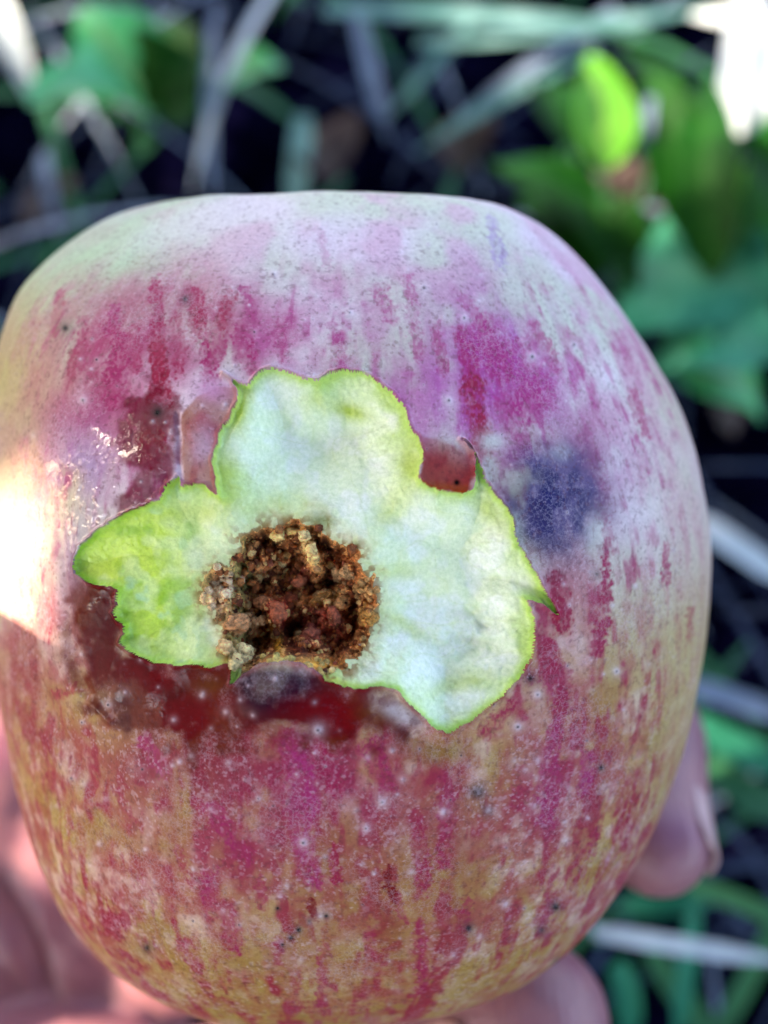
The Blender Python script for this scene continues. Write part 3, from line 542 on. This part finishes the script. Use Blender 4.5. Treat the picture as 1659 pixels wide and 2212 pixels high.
for (u, v, r, st, a, c) in [(654,1152,.0005,(1,1,.8),.25,(222,204,150)),(663,1168,.00055,(.9,1.2,.8),.2,(214,192,134)),(671,1186,.0005,(.9,1.2,.8),.2,(222,200,140)),(678,1204,.00045,(1,1,.8),.2,(206,180,120)),(682,1220,.0004,(.9,1,.8),.2,(190,150,110)),(594,1149,.00052,(1.1,.9,.8),0,(222,204,140)),(622,1140,.00035,(1.2,.8,.7),0,(206,182,116)),(640,1142,.00035,(1.2,.8,.7),0,(200,176,116)),(560,1300,.0006,(1.2,.9,.7),0,(170,120,84)),(640,1250,.0005,(1.2,.9,.7),.4,(150,90,66)),(620,1290,.0005,(1,1.1,.7),.4,(140,76,54)),(720,1330,.0006,(.8,1.2,.6),.1,(150,84,64)),(668,1372,.0006,(1.1,.9,.6),.1,(136,76,60)),(740,1300,.0006,(1,1,.6),.3,(190,150,104)),(594,1322,.0007,(1,1.1,.8),.2,(158,88,62)),(591,1233,.00058,(1.5,.6,.6),.5,(218,194,136)),(543,1242,.0005,(.8,1.1,.7),0,(206,176,120)),(600,1210,.0004,(1,.8,.8),0,(210,190,140)),(690,1290,.0006,(1.6,.6,.7),.5,(166,130,76)),(505,1345,.0009,(1.1,.8,.8),.2,(186,140,100)),(480,1400,.0006,(1,1,.8),0,(200,176,130)),(520,1418,.0008,(1,1.1,.8),0,(204,196,150))]:
    ca, sa = math.cos(a), math.sin(a); crumb(pick(u, v, 0) + np.array([0, 0, r * .35]), r, L(*c), st, np.array([[ca, sa, 0], [-sa, ca, 0], [0, 0, 1.]]))
mesh_np('core_crumbs', np.concatenate(vs), np.concatenate(fs), M_CORE, core, np.concatenate(cs))

# ------------------------------------------------------------------ the hand under the apple
def tube_pts(a, b, ra, rb, n=20, m=12):
    a, b = np.array(a), np.array(b); ax = unit(b - a); t = np.array([1.0, 0, 0]) if abs(ax[0]) < .9 else np.array([0, 1.0, 0]); u = unit(np.cross(ax, t)); v = np.cross(ax, u); ln = np.linalg.norm(b - a)
    prof = [(-ra * math.cos(k), ra * math.sin(k)) for k in np.linspace(0.05, math.pi / 2, m // 2)] + [(ln + rb * math.sin(k), rb * math.cos(k)) for k in np.linspace(0, math.pi / 2 - .05, m // 2)]
    V = [a + ax * h + (u * math.cos(p) + v * math.sin(p)) * r for h, r in prof for p in np.linspace(0, 2 * math.pi, n, endpoint=False)]
    Fq = [(i * n + j, i * n + (j + 1) % n, (i + 1) * n + (j + 1) % n, (i + 1) * n + j) for i in range(len(prof) - 1) for j in range(n)]
    Fq += [tuple(range(n))[::-1], tuple((len(prof) - 1) * n + j for j in range(n))]
    return V, Fq
bones = []
def chain(pts):                                # (px, py, depth, radius)
    q = [(at(a, b, d), r) for a, b, d, r in pts]
    for (p0, r0), (p1, r1) in zip(q[:-1], q[1:]): bones.append((p0, p1, r0, r1))
WR = (-420, 2560, .178, .022)
chain([(-1900, 4300, .25, .036), (-900, 3150, .205, .029), WR])
chain([WR, (-60, 1880, .172, .016), (120, 1260, .168, .0115), (720, 1120, .172, .0092), (1290, 1330, .160, .0085), (1405, 1600, .134, .0080), (1418, 1825, .1205, .0068)])
chain([WR, (60, 2000, .174, .016), (240, 1540, .172, .0115), (820, 1470, .175, .0095), (1130, 1640, .168, .0088), (1200, 1830, .152, .008)])
chain([WR, (150, 2140, .174, .016), (300, 1820, .173, .0115), (760, 1790, .172, .009), (1000, 1880, .163, .0083), (1060, 1960, .15, .0075)])
chain([WR, (180, 2300, .172, .015), (330, 2080, .170, .011), (680, 2030, .168, .008), (860, 2060, .16, .0072), (920, 2080, .15, .0065)])
chain([WR, (-40, 2420, .160, .020), (330, 2470, .142, .0150), (800, 2370, .121, .0108), (1145, 2205, .1130, .0098)])
vs, fs = [], []
for a, b, ra, rb in bones:
    v, f = tube_pts(a, b, ra, rb); k = len(vs); vs += v; fs += [tuple(i + k for i in q) for q in f]
me = bpy.data.meshes.new('hand'); me.from_pydata([tuple(v) for v in vs], [], fs); me.update()
tmp = bpy.data.objects.new('hand', me); COL.objects.link(tmp)
rm = tmp.modifiers.new('r', 'REMESH'); rm.mode = 'VOXEL'; rm.voxel_size = 0.0011
smo = tmp.modifiers.new('s', 'SMOOTH'); smo.factor = 0.5; smo.iterations = 14
dg = bpy.context.evaluated_depsgraph_get(); me2 = bpy.data.meshes.new_from_object(tmp.evaluated_get(dg)); me2.name = 'person'
bpy.data.objects.remove(tmp)
hv = np.empty(len(me2.vertices) * 3, np.float32); me2.vertices.foreach_get('co', hv); hv = hv.reshape(-1, 3).astype(float)
hq = (hv - CAM) @ R3; hz = np.maximum(-hq[:, 2], .02); hp = np.stack([CX + FPX * hq[:, 0] / hz, CY - FPX * hq[:, 1] / hz], 1)
for pl, wd_, dp_ in [([(-10, 1905), (50, 1985), (85, 2080), (130, 2230)], 20, .0022), ([(150, 2030), (230, 2100), (330, 2200)], 12, .0008), ([(-40, 2040), (40, 2130), (70, 2230)], 12, .0008), ([(1395, 1640), (1440, 1650), (1480, 1640)], 9, .0006)]:
    dm = np.full(len(hv), 1e9)
    for p_, q_ in zip(pl[:-1], pl[1:]): dm = np.minimum(dm, seg_d(hp, p_, q_)[0])
    hv -= BACK * (dp_ * np.exp(-(dm / wd_) ** 2))[:, None]
hv += BACK * ((fbm(hv * 160, 77, 3) - .5) * .0009)[:, None]
me2.vertices.foreach_set('co', hv.astype(np.float32).ravel()); me2.update()
me2.materials.clear(); me2.materials.append(M_HAND)
me2.polygons.foreach_set('use_smooth', np.ones(len(me2.polygons), bool)); me2.update()
hand = bpy.data.objects.new('person', me2); COL.objects.link(hand)
tag(hand, 'bare left hand cupping the apple from below, thumb along its lower edge', 'person')
def nail(tip, back, normal, ln, wd, rad, parent):
    d = unit(tip - back); n = unit(normal - d * (normal @ d)); s = np.cross(d, n); a = np.linspace(-1, 1, 13); t = np.linspace(0, 1, 14); V = []
    for tt in t:
        w_ = wd * (0.82 + .18 * math.sin(min(tt * 2.2, 1.57))) * (1 if tt < .75 else math.sqrt(max(0, 1 - ((tt - .75) / .27) ** 2)) * .45 + .55)
        for aa in a:
            ang = aa * w_ / rad; V.append(tip + d * (tt - 1) * ln + n * (rad * math.cos(ang) - 0.0006 * (1 - tt) * 1.2) + s * rad * math.sin(ang))
    i = np.arange(14 * 13).reshape(14, 13); f = np.stack([i[:-1, :-1], i[:-1, 1:], i[1:, 1:], i[1:, :-1]], -1).reshape(-1, 4)
    o = mesh_np('fingernail', np.array(V), f, M_NAIL, parent)
    sol = o.modifiers.new('t', 'SOLIDIFY'); sol.thickness = 0.0006; return o
ti, tb = at(1418, 1850, .1200), at(1405, 1600, .134)
nail(ti, tb, R3 @ np.array([0.85, -.1, 0.42]), .0135, .0058, .0077, hand)
ti, tb = at(1095, 2235, .1135), at(800, 2370, .121)
nail(ti, tb, R3 @ np.array([0.0, 0.34, 0.9]), .0135, .0066, .0100, hand)

# ------------------------------------------------------------------ plants
def leaf_np(base, tip, wd, up, cup=0.25, bend=0.12, n=16, m=9, wave=0.05):
    base, tip = np.array(base), np.array(tip); ln = np.linalg.norm(tip - base); d = (tip - base) / ln; u = unit(up - d * (up @ d)); s = np.cross(d, u); V, ve = [], []
    ph = random.uniform(0, 6)
    for i in range(n):
        t = i / (n - 1); w_ = wd / 2 * (math.sin(math.pi * min(1, t ** .75 * .97 + .02)) ** .8 + .02)
        c = base + d * ln * t + u * bend * ln * math.sin(math.pi * t)
        for j in range(m):
            a = j / (m - 1) * 2 - 1; V.append(c + s * w_ * a + u * (cup * w_ * abs(a) ** 1.4 + wave * wd * math.sin(t * 9 + ph + a * 2) * abs(a)))
            lv = math.exp(-(a / .09) ** 2); sv = max(0, math.cos((t * 8 - abs(a) * 1.3) * 2 * math.pi)) ** 12 * .5; ve.append(min(1, max(lv, sv)) * .8)
    i = np.arange(n * m).reshape(n, m); f = np.stack([i[:-1, :-1], i[:-1, 1:], i[1:, 1:], i[1:, :-1]], -1).reshape(-1, 4)
    return np.array(V), f, np.array(ve)
def blade_np(pts, wd, n=14, fold=0.25):
    pts = np.array(pts); V = []; t = np.linspace(0, 1, n)
    if len(pts) == 2: C = pts[0] + (pts[1] - pts[0]) * t[:, None]
    else: C = ((1 - t) ** 2)[:, None] * pts[0] + (2 * t * (1 - t))[:, None] * pts[1] + (t ** 2)[:, None] * pts[2]
    for i in range(n):
        d = unit(C[min(i + 1, n - 1)] - C[max(i - 1, 0)]); s = np.cross(d, BACK * .6 + np.array([0, 0, .6])); s = unit(s); u = np.cross(s, d)
        w_ = wd / 2 * min(1, (1 - t[i]) * 3 + .12) * (0.7 + .3 * min(1, t[i] * 4))
        V += [C[i] - s * w_ + u * w_ * fold, C[i], C[i] + s * w_ + u * w_ * fold]
    i = np.arange(n * 3).reshape(n, 3); f = np.stack([i[:-1, :-1], i[:-1, 1:], i[1:, 1:], i[1:, :-1]], -1).reshape(-1, 4)
    return np.array(V), f
UPV = np.array([0, 0, 1.0])
def stem_mesh(name, a, b, r, mat, parent):
    v, f = tube_pts(a, b, r, r * .7, 8, 6); f = [q for q in f if len(q) == 4]
    return mesh_np(name, np.array(v) - np.array(parent.location), np.array(f), mat, parent)
def plant(name, root, leaves, label, cat, stemmat):
    o = empty(name, root.tolist()); tag(o, label, cat, 'low leafy weeds in the grass')
    for (bx, by, bh, tx, ty, th, wd, mat, roll, cup) in leaves:
        b, t = gp(bx, by, bh), gp(tx, ty, th); d = unit(t - b); s = np.cross(d, UPV); up = unit(UPV + s * roll)
        V, f, ve = leaf_np(b, t, wd, up, cup); mesh_np('leaf', V - np.array(root), f, mat, o, None, {'vein': ve})
        if bh > 0.004: stem_mesh('stem', root, b, .0012, stemmat, o)
    return o
plant('leafy_weed', gp(300, 330, 0), [(330,250,.03,60,215,.055,.052,M_LLEAF,.2,.3),(300,200,.03,180,20,.06,.045,M_LLEAF,-.3,.25),(330,230,.03,440,130,.045,.05,M_DLEAF,.3,.3),(300,260,.02,330,30,.03,.06,M_DLEAF,0,.2),(470,190,.025,610,150,.045,.026,M_LLEAF,.1,.2)],
      'pale green leafy weed behind the upper left of the apple', 'weed', M_GRASS)
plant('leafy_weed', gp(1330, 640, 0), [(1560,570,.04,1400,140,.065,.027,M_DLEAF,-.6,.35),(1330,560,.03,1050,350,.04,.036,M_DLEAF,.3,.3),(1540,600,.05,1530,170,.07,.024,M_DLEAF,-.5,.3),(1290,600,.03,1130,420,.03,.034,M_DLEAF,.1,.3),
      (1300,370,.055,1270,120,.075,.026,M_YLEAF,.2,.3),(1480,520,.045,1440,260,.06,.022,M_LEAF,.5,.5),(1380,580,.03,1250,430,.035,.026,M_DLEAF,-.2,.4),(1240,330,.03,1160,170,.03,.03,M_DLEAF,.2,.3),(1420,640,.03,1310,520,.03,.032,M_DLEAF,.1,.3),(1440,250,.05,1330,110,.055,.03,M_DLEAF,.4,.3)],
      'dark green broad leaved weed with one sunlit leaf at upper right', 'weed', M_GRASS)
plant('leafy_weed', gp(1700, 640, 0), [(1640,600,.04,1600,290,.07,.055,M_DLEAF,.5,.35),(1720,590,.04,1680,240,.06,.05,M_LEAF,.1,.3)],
      'dark leaved weed cut by the right edge beside pale sunlit straw', 'weed', M_GRASS)
plant('leafy_weed', gp(1560, 860, 0), [(1360,590,.03,1680,640,.05,.07,M_TEAL,.2,.2),(1430,760,.03,1690,760,.05,.06,M_TEAL,-.2,.25),(1640,860,.03,1450,800,.045,.04,M_LLEAF,.1,.2),(1460,690,.02,1340,600,.02,.04,M_DLEAF,.1,.3)],
      'bluish green broad leaf weed right of the upper apple', 'weed', M_TEAL)
STRAWS = [
 ([(620,-60,.05),(470,130,.05),(415,420,.01)],.0052,'PALE','wide pale straw bending down beside the pale green weed'),
 ([(470,10,.04),(440,200,.03),(462,440,.01)],.006,'STRAW','grey straw standing close behind the wide pale straw'),
 ([(655,250,.03),(650,340,.02),(630,480,.0)],.010,'MINT','short light blue blade rising from behind the apple top'),
 ([(700,20,.05),(1050,30,.055),(1400,70,.04)],.009,'MINT','broad blue green blade lying across the top of the picture'),
 ([(900,95,.04),(1200,80,.05),(1560,10,.04)],.008,'MINT','thin blue green blade crossing the broad blade at top'),
 ([(1330,20,.04),(1130,150,.04),(960,290,.02)],.007,'STRAW','grey blue straw slanting down towards the apple from top right'),
 ([(1290,110,.03),(1120,180,.04),(900,330,.02)],.007,'MINT','pale blade parallel to the slanting grey blue straw'),
 ([(770,30,.04),(800,160,.03),(840,310,.01)],.008,'STRAW','bluish straw dropping from the broad top blade'),
 ([(1010,50,.04),(920,160,.03),(830,260,.01)],.006,'MINT','thin bluish straw crossing the dropping bluish straw'),
 ([(-20,-20,.05),(20,60,.05),(70,220,.02)],.012,'PALE','short wide whitish blade in the upper left corner'),
 ([(1500,1120,.05),(1590,1180,.05),(1720,1270,.03)],.008,'PALE','thick pale straw poking out right of the apple'),
 ([(1500,1560,.04),(1580,1610,.04),(1720,1680,.03)],.009,'TEAL','blue green blade right of the fingertip'),
 ([(1480,1480,.03),(1570,1500,.03),(1720,1560,.02)],.007,'STRAW','grey straw above the fingertip at right'),
 ([(1530,1650,.03),(1610,1730,.03),(1720,1760,.02)],.010,'GRASS','green grass blade below the blue green blade right of the fingertip'),
 ([(1280,2010,.05),(1450,2040,.05),(1720,2080,.04)],.0042,'PALE','long pale straw lying across the lower right corner'),
 ([(1500,1960,.03),(1480,2100,.04),(1460,2260,.04)],.005,'TEAL','upright blue green blade crossing the lower right straw'),
 ([(1330,2080,.03),(1370,2150,.03),(1350,2260,.03)],.007,'TEAL','wide blue green blade beside the thumb tip'),
 ([(1400,2050,.03),(1470,2150,.03),(1560,2280,.03)],.007,'GRASS','green blade slanting down right of the thumb tip'),
 ([(1320,1950,.02),(1420,1960,.03),(1560,1940,.02)],.006,'TEAL','thin blue green blade below the fingertip'),
 ([(95,330,.02),(105,420,.02),(130,520,.0)],.006,'STRAW','short tan straw behind the upper left shoulder of the apple'),
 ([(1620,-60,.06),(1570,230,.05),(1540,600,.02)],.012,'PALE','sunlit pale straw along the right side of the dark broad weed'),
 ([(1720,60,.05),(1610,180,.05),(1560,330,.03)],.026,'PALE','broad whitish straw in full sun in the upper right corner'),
 ([(1405,210,.07),(1392,300,.065),(1375,360,.05)],.005,'STRAW','short pale stalk in front of the dark broad weed'),
 ([(1720,-20,.05),(1640,60,.05),(1480,30,.04)],.010,'PALE','pale straw lying over the whitish straw in the upper right corner'),
]
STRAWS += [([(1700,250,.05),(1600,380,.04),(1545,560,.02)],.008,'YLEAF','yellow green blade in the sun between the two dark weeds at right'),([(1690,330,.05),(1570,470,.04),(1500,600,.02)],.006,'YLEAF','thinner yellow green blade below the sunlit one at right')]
MS = {'YLEAF': M_YLEAF, 'PALE': M_PALE, 'STRAW': M_STRAW, 'TEAL': M_TEAL, 'GRASS': M_GRASS, 'MINT': M_MINT}
for pts, wd, mk, lb in STRAWS:
    q = [gp(*p) for p in pts]; V, f = blade_np(q, wd); o_ = np.array(q[-1]); ob = mesh_np('grass_blade', V - o_, f, MS[mk], None, None, {'vein': np.zeros(len(V))}); ob.location = o_.tolist()
    tag(ob, lb, 'grass blade', 'separate blades and straws behind the apple')
LITTER = [(1335,470,1270,380,.05,'small brown dead leaf lit by sun below the dark broad weed'),(1450,500,1400,440,.03,'brown curled leaf beside the small sunlit dead leaf'),(1590,930,1530,870,.03,'tan dead leaf beside the apple right shoulder'),(130,480,60,420,.04,'brown dead leaf behind the apple left shoulder'),(730,380,650,300,.05,'dark brown dead leaf just above the apple top'),(1020,360,940,280,.05,'brown dead leaf under the slanting straw above the apple')]
for bx, by, tx, ty, wd, lb in LITTER:
    b, t = gp(bx, by, .006), gp(tx, ty, .014); V, f, ve = leaf_np(b, t, wd * .8, UPV, .5, .2); ob = mesh_np('dead_leaf', V - b, f, M_BROWN, None, None, {'vein': ve}); ob.location = b.tolist()
    tag(ob, lb, 'dead leaf', 'dead leaves on the soil')
def field(name, n, mat, lo, hi, wlo, whi, seed, label, lean):
    r = np.random.default_rng(seed); Vs, Fs = [], []; k = 0
    for _ in range(n):
        p = np.array([r.normal() * .45, .12 + r.normal() * .38, 0.0])
        if r.uniform() < .3: p = np.array([r.uniform(-3, 3), r.uniform(-2, 5), 0])
        a = r.uniform(0, 2 * np.pi); ln = r.uniform(lo, hi); d = np.array([math.cos(a), math.sin(a), 0]); h = ln * r.uniform(.12, lean)
        V, f = blade_np([p, p + d * ln * .5 + UPV * h, p + d * ln + UPV * h * r.uniform(.1, .9)], r.uniform(wlo, whi), 7)
        Vs.append(V); Fs.append(f + k); k += len(V)
    V = np.concatenate(Vs); o = mesh_np(name, V, np.concatenate(Fs), mat, None, None, {'vein': np.zeros(len(V))}); tag(o, label, 'grass', None, 'stuff')
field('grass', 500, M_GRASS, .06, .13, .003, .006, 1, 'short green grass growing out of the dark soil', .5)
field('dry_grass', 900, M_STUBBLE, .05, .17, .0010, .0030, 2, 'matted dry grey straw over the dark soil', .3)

field('pale_straw', 170, M_STRAW, .08, .20, .0012, .0028, 8, 'thin pale blue grey straws tangled over the soil', .45)
# ------------------------------------------------------------------ unseen apple tree, its crown shaped to shade the place (out of frame)
def hs(a, b):                                  # point of the hand's near surface
    d = np.hypot(hp[:, 0] - a, hp[:, 1] - b); return hv[np.argmin(np.where(d < 25, hz, 9 + d))]
def shade_tree():
    gaps = [(at(12, 1240, .100), .011), (at(20, 1300, .100), .012), (hs(-15, 1480), .026), (hs(20, 1640), .025), (hs(60, 1790), .022), (hs(120, 1920), .008), (gp(1640, 120, .04), .055), (gp(1610, 230, .04), .03), (gp(1280, 240, .066), .013), (gp(1300, 420, .02), .008), (gp(1388, 290, .065), .004), (gp(1550, 430, .03), .014), (gp(1620, 330, .04), .02), (gp(1560, 480, .03), .006), (gp(20, 20, .05), .014)]  # gaps cut in the crown where sun spots should fall
    c0 = np.array([0, .25, .1]) + SUN * 1.75; r = np.random.default_rng(4); Vs, Fs = [], []; k = 0; ax = SUN
    u = unit(np.cross(ax, UPV)); v = np.cross(ax, u)
    while k < 15000 * 4:
        q = r.normal(size=3); q /= max(1e-6, np.linalg.norm(q)); q *= r.uniform() ** (1 / 3)
        c = c0 + u * q[0] * 1.15 + v * q[1] * .95 + ax * q[2] * .5
        if any(np.linalg.norm((c - g) - ax * ((c - g) @ ax)) < rad + (.026 if rad > .011 else .014) for g, rad in gaps): continue
        n_ = unit(ax * .5 + r.normal(size=3) * .6); s = unit(np.cross(n_, r.normal(size=3))); t = np.cross(n_, s); ln, wd = r.uniform(.022, .032), r.uniform(.013, .019)
        Vs.append(np.array([c - t * ln, c + s * wd, c + t * ln, c - s * wd])); Fs.append(np.arange(4)[None] + k); k += 4
    nd = 0
    while nd < 20000:                          # crown leaves added overhead and behind the camera to block sky light
        q = unit(r.normal(size=3)); el = math.degrees(math.asin(abs(q[2]))); q[2] = abs(q[2]); az = math.degrees(math.atan2(q[0], q[1]))
        e0 = np.interp(abs(az), [0, 50, 100, 140, 180], [58, 56, 46, 22, 16])
        if el < e0 + r.normal() * 4: continue
        c = np.array([0, 0, .2]) + q * r.uniform(2.0, 2.7)
        if vn((c * 1.6)[None], 9)[0] > .70 or any(np.linalg.norm((c - g) - ax * ((c - g) @ ax)) < rad + .06 for g, rad in gaps): continue
        n_ = unit(q * .5 + r.normal(size=3) * .6); s = unit(np.cross(n_, r.normal(size=3))); t = np.cross(n_, s); ln, wd = r.uniform(.045, .06), r.uniform(.026, .034)
        Vs.append(np.array([c - t * ln, c + s * wd, c + t * ln, c - s * wd])); Fs.append(np.arange(4)[None] + k); k += 4; nd += 1
    base = np.array([c0[0] - .5, c0[1] + .3, 0.0]); o = empty('unseen_apple_tree', base.tolist()); tag(o, 'leafy apple tree outside the frame shading the grass, its crown shaped for the light', 'tree')
    V = np.concatenate(Vs) - base
    cr = mesh_np('crown', V, np.concatenate(Fs), M_DLEAF, o, None, {'vein': np.zeros(len(V))}, False)
    v, f = tube_pts((0, 0, -.05), c0 - base, .07, .03, 14, 8); f = [q for q in f if len(q) == 4]; mesh_np('unseen_trunk', np.array(v), np.array(f), M_BARK, o)
shade_tree()

def twig():                                    # unseen twig added between sun and apple: its leaves cut the lit patches
    def surf(a, b):
        k = np.argmin(np.hypot(U[:, 0] - a, U[:, 1] - b) + np.where((D @ VW) > 0.1, 0, 1e6)); return CAM + R3 @ (C_CAM + P0[k])
    pr = lambda v: v - SUN * (v @ SUN)
    root = surf(70, 1338) + SUN * .16 + RIGHT * -.03; o = empty('shadow_twig', root.tolist()); tag(o, 'unseen leafy twig added left of the apple to cut the sunlit patch', 'twig')
    def lf(e0, e1, side, ln, wd, dist, sh, palm=False):
        e0, e1, sd_ = [hs(*q) if palm else surf(*q) for q in (e0, e1, side)]; a = unit(pr(e1 - e0)); d = pr(sd_ - (e0 + e1) / 2); d = unit(d - a * (d @ a))
        c = (e0 + e1) / 2 + SUN * dist + d * wd * .48 + a * sh; b, t = c - a * ln / 2, c + a * ln / 2
        V, f, ve = leaf_np(b, t, wd, SUN, 0.1, 0.03, 24, 11, .01); mesh_np('leaf', V - root, f, M_LEAF, o, None, {'vein': ve}); stem_mesh('stem', root, b, .0009, M_BARK, o)  # leaves and stems of the added shadow twig
    lf((8, 1352), (132, 1334), (95, 1640), .085, .034, .10, 0.0)
    lf((96, 1335), (86, 1060), (420, 1200), .10, .05, 1.0, 0.0)
    lf((-10, 1120), (150, 1090), (70, 760), .09, .046, .9, 0.0)
    lf((-20, 1860), (200, 2075), (-60, 2200), .14, .085, .30, 0.02, True)
twig()
